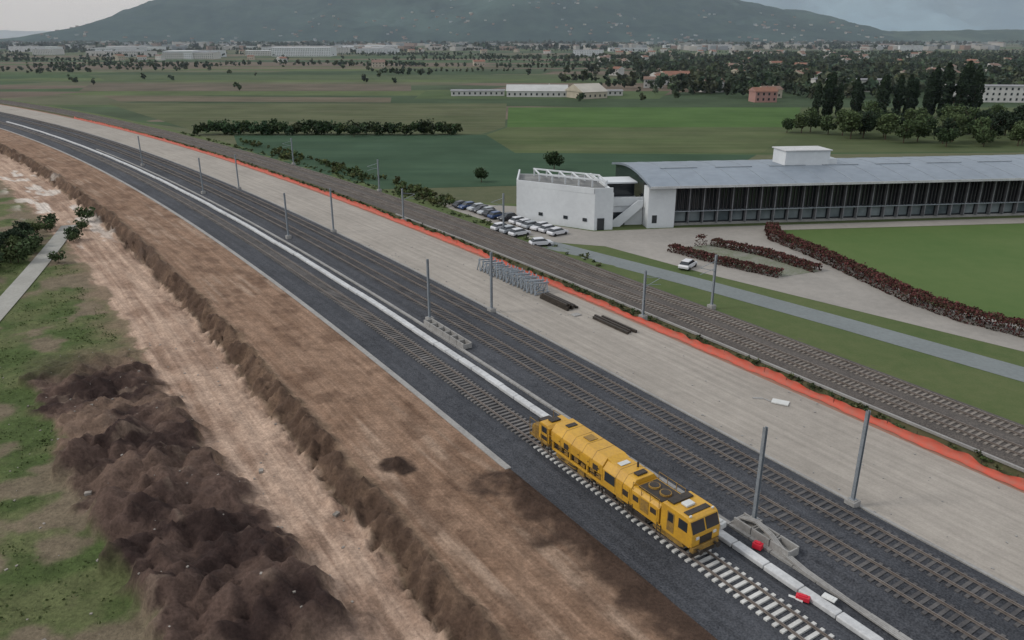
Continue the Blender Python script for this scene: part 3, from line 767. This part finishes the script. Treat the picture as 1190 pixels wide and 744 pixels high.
for i in range(150):
    s_=random.uniform(42,110); l_=random.uniform(-8,18); x,y=SL(s_,l_); q=random.uniform(.06,.24)
    if i<5: q=.55
    z=float(zleft(np.array([s_]),np.array([l_]))[0]); it.append((float(x),float(y),z+q*.1,q,q*.7,q*.5,random.random()*3))
boxes('rubble',it,M('stone',(.30,.27,.24),(.18,.16,.14),((1,1),),.95))

# ---------- office building ----------
BA=math.atan2(.124,.992)
OB=empty('office_building',(32.3,152.3,0),BA)
def bb(name,a0,a1,b0,b1,z0,z1,mat):
    return mesh_obj(name,BV*np.array([a1-a0,b1-b0,z1-z0])+np.array([(a0+a1)/2,(b0+b1)/2,(z0+z1)/2]),BF,mat,OB)
HL=165
bb('glass_facade',0.05,HL,1.6,2.0,0.5,8.1,glassd); bb('plinth',0.05,HL,1.2,2.4,0,.5,concrete)
fin=[]
a=.6
while a<HL: fin.append((a,.85,5.6,.10,.5,4.9,0)); a+=.75
boxes('louvre_fins',fin,M('dark_fins',(.06,.058,.06),(.038,.036,.04),((.3,1),),.5),OB)
a=.3; mull=[]
while a<HL: mull.append((a,1.0,4.25,.2,.9,7.5,0)); a+=3.0
boxes('mullions',mull,M('mullion_grey',(.20,.20,.21),(.14,.14,.15),((1,1),),.6),OB)
bb('mid_rail',.05,HL,.45,1.5,2.95,3.1,galv); bb('top_rail',.05,HL,.4,1.6,8.12,8.3,concrete)
it=[]; a=1.8
while a<HL: it.append((a,1.54,1.8,2.2,.08,1.9,0)); a+=3
boxes('ground_floor_reflections',it,M('painted_reflection',(.19,.22,.23),(.06,.08,.09),((.15,1),),.4),OB)  # lighter panels that paint a reflection onto the lower glazing
arc=[]
n=18
RISE=1.55; DEP=31
for i in range(n+1):
    t=i/n; b_=-1.6+DEP*t; arc.append((b_,8.5+RISE*math.sin(math.pi*t)))
sec=arc+[(p,q-.4) for p,q in reversed(arc)]
prism('barrel_roof',sec,-5.6,HL+1,roof_met,'x',0,OB)
bb('eaves_fascia',-5.6,HL+1,-1.72,-1.62,8.08,8.54,conc_light)
V=[];F=[]
a=-5.5
while a<HL:
    for (p,q),(p2,q2) in zip(arc[:-1],arc[1:]): beam(V,F,(a,p,q+.02),(a,p2,q2+.02),.08,.07)
    a+=6.0
mesh_obj('roof_seams',V,F,galv,OB)
for a in range(0,160,12): bb('roof_vent_strip',a,a+8,10.5,11.0,9.9,10.15,galv)
prism('end_wall',[(p,q-.41) for p,q in arc if p>=0]+[(DEP-1.7,4.0),(.1,4.0)],-4.6,-4.4,glassd,'x',0,OB)
bb('hall_back_wall',-4.3,HL,DEP-3.4,DEP-3,0,8.3,white_c); bb('hall_end_lower',-4.6,-4.2,3,DEP-3.4,0,4.0,white_c); bb('hall_far_end',HL-.3,HL,2,DEP-3.4,0,8.2,white_c)
bb('roof_plant_room',27.5,37.5,11,17,9.6,13.0,white_c); bb('roof_plant_room_cap',27.2,37.8,10.7,17.3,13.0,13.2,conc_light)
bb('plant_annex',37.5,39.5,11.5,16,9.6,11.2,white_c)
prism('white_wing_walls',[(-30.3,10.5),(-16.4,-.9),(-12.6,-.55),(-12.6,20),(-28,24)],0,7.3,white_c,'z',0,OB)
def wallseg(name,p,q,z0,z1,t,mat):
    d=Vector((q[0]-p[0],q[1]-p[1])); L=d.length; an=math.atan2(d.y,d.x)
    boxes(name,[((p[0]+q[0])/2,(p[1]+q[1])/2,(z0+z1)/2,L,t,z1-z0,an)],mat,OB)
wallseg('parapet',(-30.2,10.6),(-16.5,-.7),7.2,8.3,.3,white_c); wallseg('parapet',(-16.4,-.74),(-12.75,-.4),7.2,8.3,.3,white_c)
wallseg('parapet',(-30.1,10.9),(-27.9,23.7),7.2,8.3,.3,white_c); wallseg('parapet',(-12.78,0),(-12.78,19.8),7.2,7.8,.3,white_c)
V=[];F=[]
for i in range(6):
    t=i/5; a_=-25+12*t; b0=11-9.8*t
    beam(V,F,(a_,b0+3,7.2),(a_,b0+3,8.8),.3); beam(V,F,(a_,b0+3,8.8),(a_,b0+10,8.8),.25)
    beam(V,F,(a_,b0+10,7.2),(a_,b0+10,8.8),.3)
beam(V,F,(-25.2,14.1,8.8),(-12.8,4.0,8.8),.3); beam(V,F,(-25.2,21.1,8.8),(-12.8,11.0,8.8),.3)
mesh_obj('roof_pergola',V,F,white_c,OB)
poly_roof=[(-30,10.8),(-16.4,-.5),(-12.8,-.2),(-12.8,19.7),(-27.8,23.6)]
mesh_obj('roof_deck',[(x,y,7.32) for x,y in poly_roof],[(0,1,2,3,4)],M('deck_grey',(.22,.22,.21),(.15,.15,.15),((.3,1),),.9),OB)
bb('terrace_block',-12.5,-5.6,3.0,12,0,4.6,white_c); bb('terrace_parapet',-12.5,-5.6,2.7,2.95,4.0,5.7,white_c)
bb('upper_glazing',-12.5,-5.65,9.5,9.8,4.6,7.6,glassd); bb('upper_roof',-12.5,-5.65,7.5,14,7.6,7.9,white_c)
prism('stair_flight',[(-12.3,0),(-10.6,0),(-6.0,4.0),(-6.0,5.2),(-7.0,5.2),(-12.3,1.1)],1.6,1.85,white_c,'y',0,OB)
boxes('stair_treads',[(-12+k*.38,2.2,.15+k*.26,.4,.75,.12,0) for k in range(16)],concrete,OB)
bb('entrance_opening',-11.9,-9.2,2.96,2.99,.1,2.7,glassd)
bb('facade_panel',-5.5,-.02,-.4,3.0,0,8.05,white_c); bb('panel_window',-4.6,-3.6,-.43,-.4,1.0,2.6,glassd)
for t,z in ((.30,1.9),(.62,1.9),(.86,1.9)):
    p=(-30.3+13.9*t-.06,10.5-11.4*t-.06); q=(p[0]+.7,p[1]-.57); wallseg('wing_window',p,q,z-.3,z+.35,.1,glassd)
bb('wing_door',-15.8,-14.4,-.95,-.80,.05,2.4,glassd)

# ---------- cars ----------
def car(x,y,ang,paint,name='parked_car'):
    e=empty(name,(x,y,.05),ang)
    prism('body',[(-2.1,.35),(-2.15,.7),(-2.0,.92),(-1.2,1.0),(.9,.98),(1.9,.8),(2.12,.6),(2.1,.32)],-.86,.86,paint,'y',.05,e)
    V=[(-1.85,-.8,.95),(1.15,-.8,.95),(1.15,.8,.95),(-1.85,.8,.95),(-1.35,-.62,1.42),(.35,-.62,1.45),(.35,.62,1.45),(-1.35,.62,1.42)]
    mesh_obj('windows',V,BF,glassd,e)
    V=[(-1.42,-.64,1.40),(.42,-.64,1.43),(.42,.64,1.43),(-1.42,.64,1.40),(-1.3,-.55,1.49),(.25,-.55,1.51),(.25,.55,1.51),(-1.3,.55,1.49)]
    mesh_obj('roof',V,BF,paint,e)
    for a in (-1.35,1.35):
        for s_ in (-.8,.8): cyl('wheel',(a,s_,.31),.31,.2,tyre,'y',14,e)
    boxes('lamps',[(2.08,.6,.68,.1,.3,.14,0),(2.08,-.6,.68,.1,.3,.14,0)],white_p,e)
def paintm(n,c): return M(n,c,c,((1,1),),.3,spec=.6)
pw=paintm('car_white',(.56,.56,.58));ps=paintm('car_silver',(.34,.36,.38));pk=paintm('car_black',(.025,.027,.035));pb=paintm('car_blue',(.04,.07,.16))
ra=math.atan2(-25,19)
plist=[pk,pb,ps,pk,ps,pk,pb,pk,ps,pw,pw,ps,pw,pw,pw]
for i,pm in enumerate(plist):
    t=i*2.3; x=-10+.605*t; y=171.5-.796*t
    if i in (8,): continue
    car(x-1.0+random.gauss(0,.25),y+random.gauss(0,.2),ra+math.pi/2+random.gauss(0,.05)+(math.pi if random.random()<.5 else 0),pm)
for i,pm in enumerate((pw,ps,pw)):
    t=23+i*2.9; car(-10+.605*t-6.0,171.5-.796*t-3.5,ra+math.pi/2,pm)
car(5.3,137.5,ra+1.2,pw); car(29,123,ra+1.9,pw)

# ---------- houses ----------
roofs=[M('terracotta_a',(.25,.12,.08),(.17,.09,.065),((.3,.6),(2,.4)),.9),M('terracotta_b',(.20,.13,.10),(.15,.10,.08),((.3,.6),(2,.4)),.9),M('grey_roof',(.25,.25,.26),(.18,.18,.19),((.3,1),),.8)]
walls=[M('wall_cream',(.45,.40,.32),(.38,.34,.27),((.3,1),),.9),M('wall_white',(.52,.51,.49),(.45,.44,.42),((.3,1),),.9),M('wall_pink',(.38,.21,.18),(.32,.19,.17),((.3,1),),.9)]
def house(name,x,y,w,d,h,ang,rf,wl,gable=True,parent=None):
    V=(BV*np.array([w,d,h])+np.array([0,0,h/2])).tolist(); F=[tuple(f) for f in BF.tolist()]; MI=[0]*6
    b_=len(V); rh=d*.22 if gable else .6
    V+= [(-w/2-.5,-d/2-.5,h),(w/2+.5,-d/2-.5,h),(w/2+.5,d/2+.5,h),(-w/2-.5,d/2+.5,h),(-w/2-.5,0,h+rh),(w/2+.5,0,h+rh)]
    F+= [(b_,b_+1,b_+5,b_+4),(b_+2,b_+3,b_+4,b_+5),(b_,b_+4,b_+3),(b_+1,b_+2,b_+5),(b_+3,b_+2,b_+1,b_)]; MI+=[1,1,0,0,1]
    nf=max(1,int(h/2.9)); nw=max(2,int(w/3.2))
    for k in range(nf):
        for j in range(nw):
            for sy in (-1,1):
                cx=-w/2+w*(j+.5)/nw; bx=BV*np.array([1.1,.06,1.4])+np.array([cx,sy*(d/2+.02),k*2.9+1.7]); q=len(V); V+=bx.tolist(); F+=[tuple(f) for f in (BF+q).tolist()]; MI+=[2]*6
    if gable and d<20:
        q=len(V); V+=(BV*np.array([.7,.7,1.6])+np.array([w*.2,d*.12,h+rh*.9])).tolist(); F+=[tuple(f) for f in (BF+q).tolist()]; MI+=[0]*6
    return mesh_obj(name,V,F,[wl,rf,glassd],mi=MI,loc=(x,y,0),rot=(0,0,ang))
house('farm_house',136,552,14,10,7,.3,roofs[1],walls[1]); house('pink_house',146,468,13,10,6,.1,roofs[0],walls[2]); house('farm_house',132,655,22,12,7,.2,roofs[0],walls[0])
house('farm_house',118,640,16,10,6,.5,roofs[0],walls[1]); house('farm_house',160,500,12,9,5,.2,roofs[1],walls[0]); house('farm_house',105,600,14,9,6,-.2,roofs[1],walls[1])
house('white_apartment_building',275,470,42,12,9,-.15,roofs[2],walls[1],False); house('white_apartment_building',232,560,46,12,8,-.1,roofs[2],walls[1],False)
house('greenhouse_shed',-22,520,34,14,3.2,.03,roofs[2],walls[1],False); house('greenhouse_shed',16,512,38,16,3.6,-.05,M('shed_roof_w',(.46,.46,.45),(.38,.38,.37),((.1,1),),.7),walls[1])
house('greenhouse_shed',46,500,18,20,4,.5,M('shed_roof_b',(.42,.39,.34),(.34,.32,.28),((.1,1),),.7),walls[0]); house('greenhouse_shed',58,522,26,12,3,0,roofs[2],walls[1],False)
cnt=0
while cnt<105:
    Y=random.uniform(580,2000); X=Y*random.uniform(.1,.72)
    if cnt%4==0: Y=random.uniform(1000,2600); X=Y*random.uniform(-.5,.3)
    house('village_house',X,Y,random.uniform(9,16),random.uniform(8,11),random.choice((5,6,7)),random.uniform(0,3.1),random.choice(roofs[:2]),random.choice(walls[:2])); cnt+=1
for i in range(42):
    Y=random.uniform(1350,2700); X=Y*random.uniform(-.62,-.12)
    if i>34: X=Y*random.uniform(-.1,.5)
    house('warehouse',X,Y,random.uniform(40,110),random.uniform(30,60),random.uniform(8,13),random.uniform(-.1,.1),random.choice((roofs[2],white_c,roofs[2])),random.choice((walls[1],white_c,white_c)),False)
house('warehouse',-395,1560,110,60,16,.02,white_c,white_c,False)
tm=[M('town_wall',(.38,.37,.35),(.29,.28,.27),((.01,1),),.9),M('town_roof',(.24,.17,.14),(.18,.145,.125),((.01,1),),.9),M('town_grey',(.28,.30,.32),(.20,.22,.24),((.01,1),),.9)]
it=[]
for i in range(520):
    Y=random.uniform(2100,4300); X=Y*random.uniform(-.66,.6); it.append((X,Y,5,random.uniform(14,50),random.uniform(10,25),random.uniform(8,15),random.random()*3,random.choice((0,0,1,2))))
boxes('far_town',it,tm)
pts=[];hs=[]
for i in range(90):
    Y=random.uniform(2200,4500); X=Y*random.uniform(-.70,.66); L=random.uniform(100,520); t=0; a=random.gauss(0,.12)
    while t<L: pts.append((X+t*math.cos(a),Y+t*math.sin(a))); hs.append(random.uniform(12,22)); t+=random.uniform(12,26)
mass('far_tree_belts',pts,hs,14,(.048,.066,.05),.45,flat=1.5)  # leaf colour shifted to blue, a little aerial haze painted in

# ---------- hills ----------
def hillmat(name,a,b_,sc):  # bluish base colours paint distance haze onto the slopes
    m,nt,bb_=newmat(name); tc=N(nt,'ShaderNodeTexCoord'); f=noise(nt,tc.outputs['Object'],sc,9,.72); f2=noise(nt,tc.outputs['Object'],sc*.22,6,.65)
    c=mixc(nt,ramp(nt,f,.42,.6),a,b_); c=mixc(nt,ramp(nt,f2,.52,.64),c,tuple(q*1.4 for q in b_))
    nt.links.new(c,bb_.inputs['Base Color']); bb_.inputs['Roughness'].default_value=1; bb_.inputs['Specular IOR Level'].default_value=0
    return m
def hill(name,Yr,depth,xs,hs,mat,nx=320,ny=80,rough_=.12,seed=3,xlo=None,xhi=None):
    def zf(X,Y):
        H=np.interp(X,xs,hs)*(1+.28*(fbm(X/420,X*0+seed,5,seed+9)-.5))
        t=np.clip(1-np.abs(Y-Yr)/depth,0,1); prof=t*t*(3-2*t)
        r=fbm(X/500,Y/700,5,seed)-.5; r2=fbm(X/120,Y/120,4,seed+3)-.5
        return H*prof*(1+r*1.7*(1-t)+r*.1)+ r2*(H*rough_+26)*prof*(1.3-.5*t)-8
    xv=np.linspace(xlo,xhi,nx); yv=np.linspace(Yr-depth,Yr+depth*.3,ny)
    X,Y=np.meshgrid(xv,yv,indexing='ij'); Z=zf(X,Y)
    o=mesh_obj(name,np.stack([X,Y,Z],-1).reshape(-1,3),grid_faces(nx,ny),mat,smooth=True)
    if o.data.polygons[0].normal.z<0: o.data.flip_normals()
    return zf
zh=hill('wooded_hill',5300,1500,[-3400,-2950,-2650,-2300,-1900,-1000,0,900,1250,1550,1800,2000,2250,2600],[0,30,95,215,300,400,440,350,265,215,165,120,60,0],hillmat('hill_forest_hazed',(.020,.040,.043),(.038,.064,.058),.010),nx=420,xlo=-3500,xhi=2900)
hill('foothill',4700,700,[800,1500,2200,3000,3800,4600],[0,40,75,85,70,60],hillmat('foothill_forest_hazed',(.035,.06,.055),(.06,.085,.07),.008),xlo=700,xhi=4700,seed=8)
hill('far_mountain',13000,4500,[1000,2500,4200,6000,9000,14000],[0,620,980,1100,1000,900],hillmat('mountain_haze_blue',(.10,.18,.26),(.14,.23,.30),.0015),xlo=800,xhi=14000,seed=11,nx=200)
hill('far_ridge',16000,2500,[-16000,-12000,-9000,-6000],[230,170,120,60],hillmat('ridge_haze_blue',(.14,.19,.25),(.17,.22,.27),.001),xlo=-17000,xhi=-5000,seed=14,nx=120)
it=[]
for i in range(420):
    X=random.uniform(-2500,2000); Y=random.uniform(3900,4750)
    if float(fbm(np.array(X*.002),np.array(Y*.003),3,25))<.47: continue
    z=float(zh(np.array(X),np.array(Y))); it.append((X,Y,z+2,random.uniform(9,22),random.uniform(8,14),random.uniform(6,10),random.random()*3,random.choice((1,1,2,0))))
boxes('hillside_village',it,tm)

# ---------- haze ----------
hm=bpy.data.materials.new('haze'); hm.use_nodes=True; nt=hm.node_tree; nt.nodes.clear()
vs=N(nt,'ShaderNodeVolumeScatter'); vs.inputs['Color'].default_value=(.74,.88,1,1); vs.inputs['Density'].default_value=1/13000; vs.inputs['Anisotropy'].default_value=.2
ou=N(nt,'ShaderNodeOutputMaterial'); nt.links.new(vs.outputs[0],ou.inputs['Volume'])
hz=boxes('haze_air',[(0,8250,500,44000,16000,1010,0)],hm)

# ---------- world, sun, camera ----------
w=bpy.data.worlds.new('World'); scene.world=w; w.use_nodes=True; nt=w.node_tree
bg=nt.nodes['Background']
sky=N(nt,'ShaderNodeTexSky',sky_type='NISHITA'); sky.sun_disc=False
el=math.radians(40); az=math.radians(262)
sky.sun_elevation=el; sky.sun_rotation=az; sky.air_density=1.5; sky.dust_density=3
tc=N(nt,'ShaderNodeTexCoord'); mp=N(nt,'ShaderNodeMapping'); mp.inputs['Scale'].default_value=(1,1,4); nt.links.new(tc.outputs['Generated'],mp.inputs[0])
f=noise(nt,mp.outputs[0],2.2,6,.6)
cl=ramp(nt,f,.3,.7,(8.2,8.8,9.6,1),(11.4,11.8,12.3,1))
nt.links.new(mixc(nt,.85,sky.outputs[0],cl),bg.inputs[0]); bg.inputs[1].default_value=.085
sd=bpy.data.lights.new('sun','SUN'); sd.energy=1.4; sd.angle=math.radians(12); sd.color=(1,.96,.9)
so=bpy.data.objects.new('sun',sd); col.objects.link(so)
d=Vector((math.sin(az)*math.cos(el),math.cos(az)*math.cos(el),math.sin(el)))
so.rotation_euler=d.to_track_quat('Z','Y').to_euler()
cd=bpy.data.cameras.new('camera'); cd.sensor_width=36; cd.lens=900/1190*36; cd.clip_end=60000; cd.clip_start=.5
co=bpy.data.objects.new('camera',cd); col.objects.link(co); co.location=(0,0,36); co.rotation_euler=(math.radians(90-20.14),0,0)
scene.camera=co
scene.view_settings.view_transform='Standard'; scene.view_settings.look='None'; scene.view_settings.exposure=0
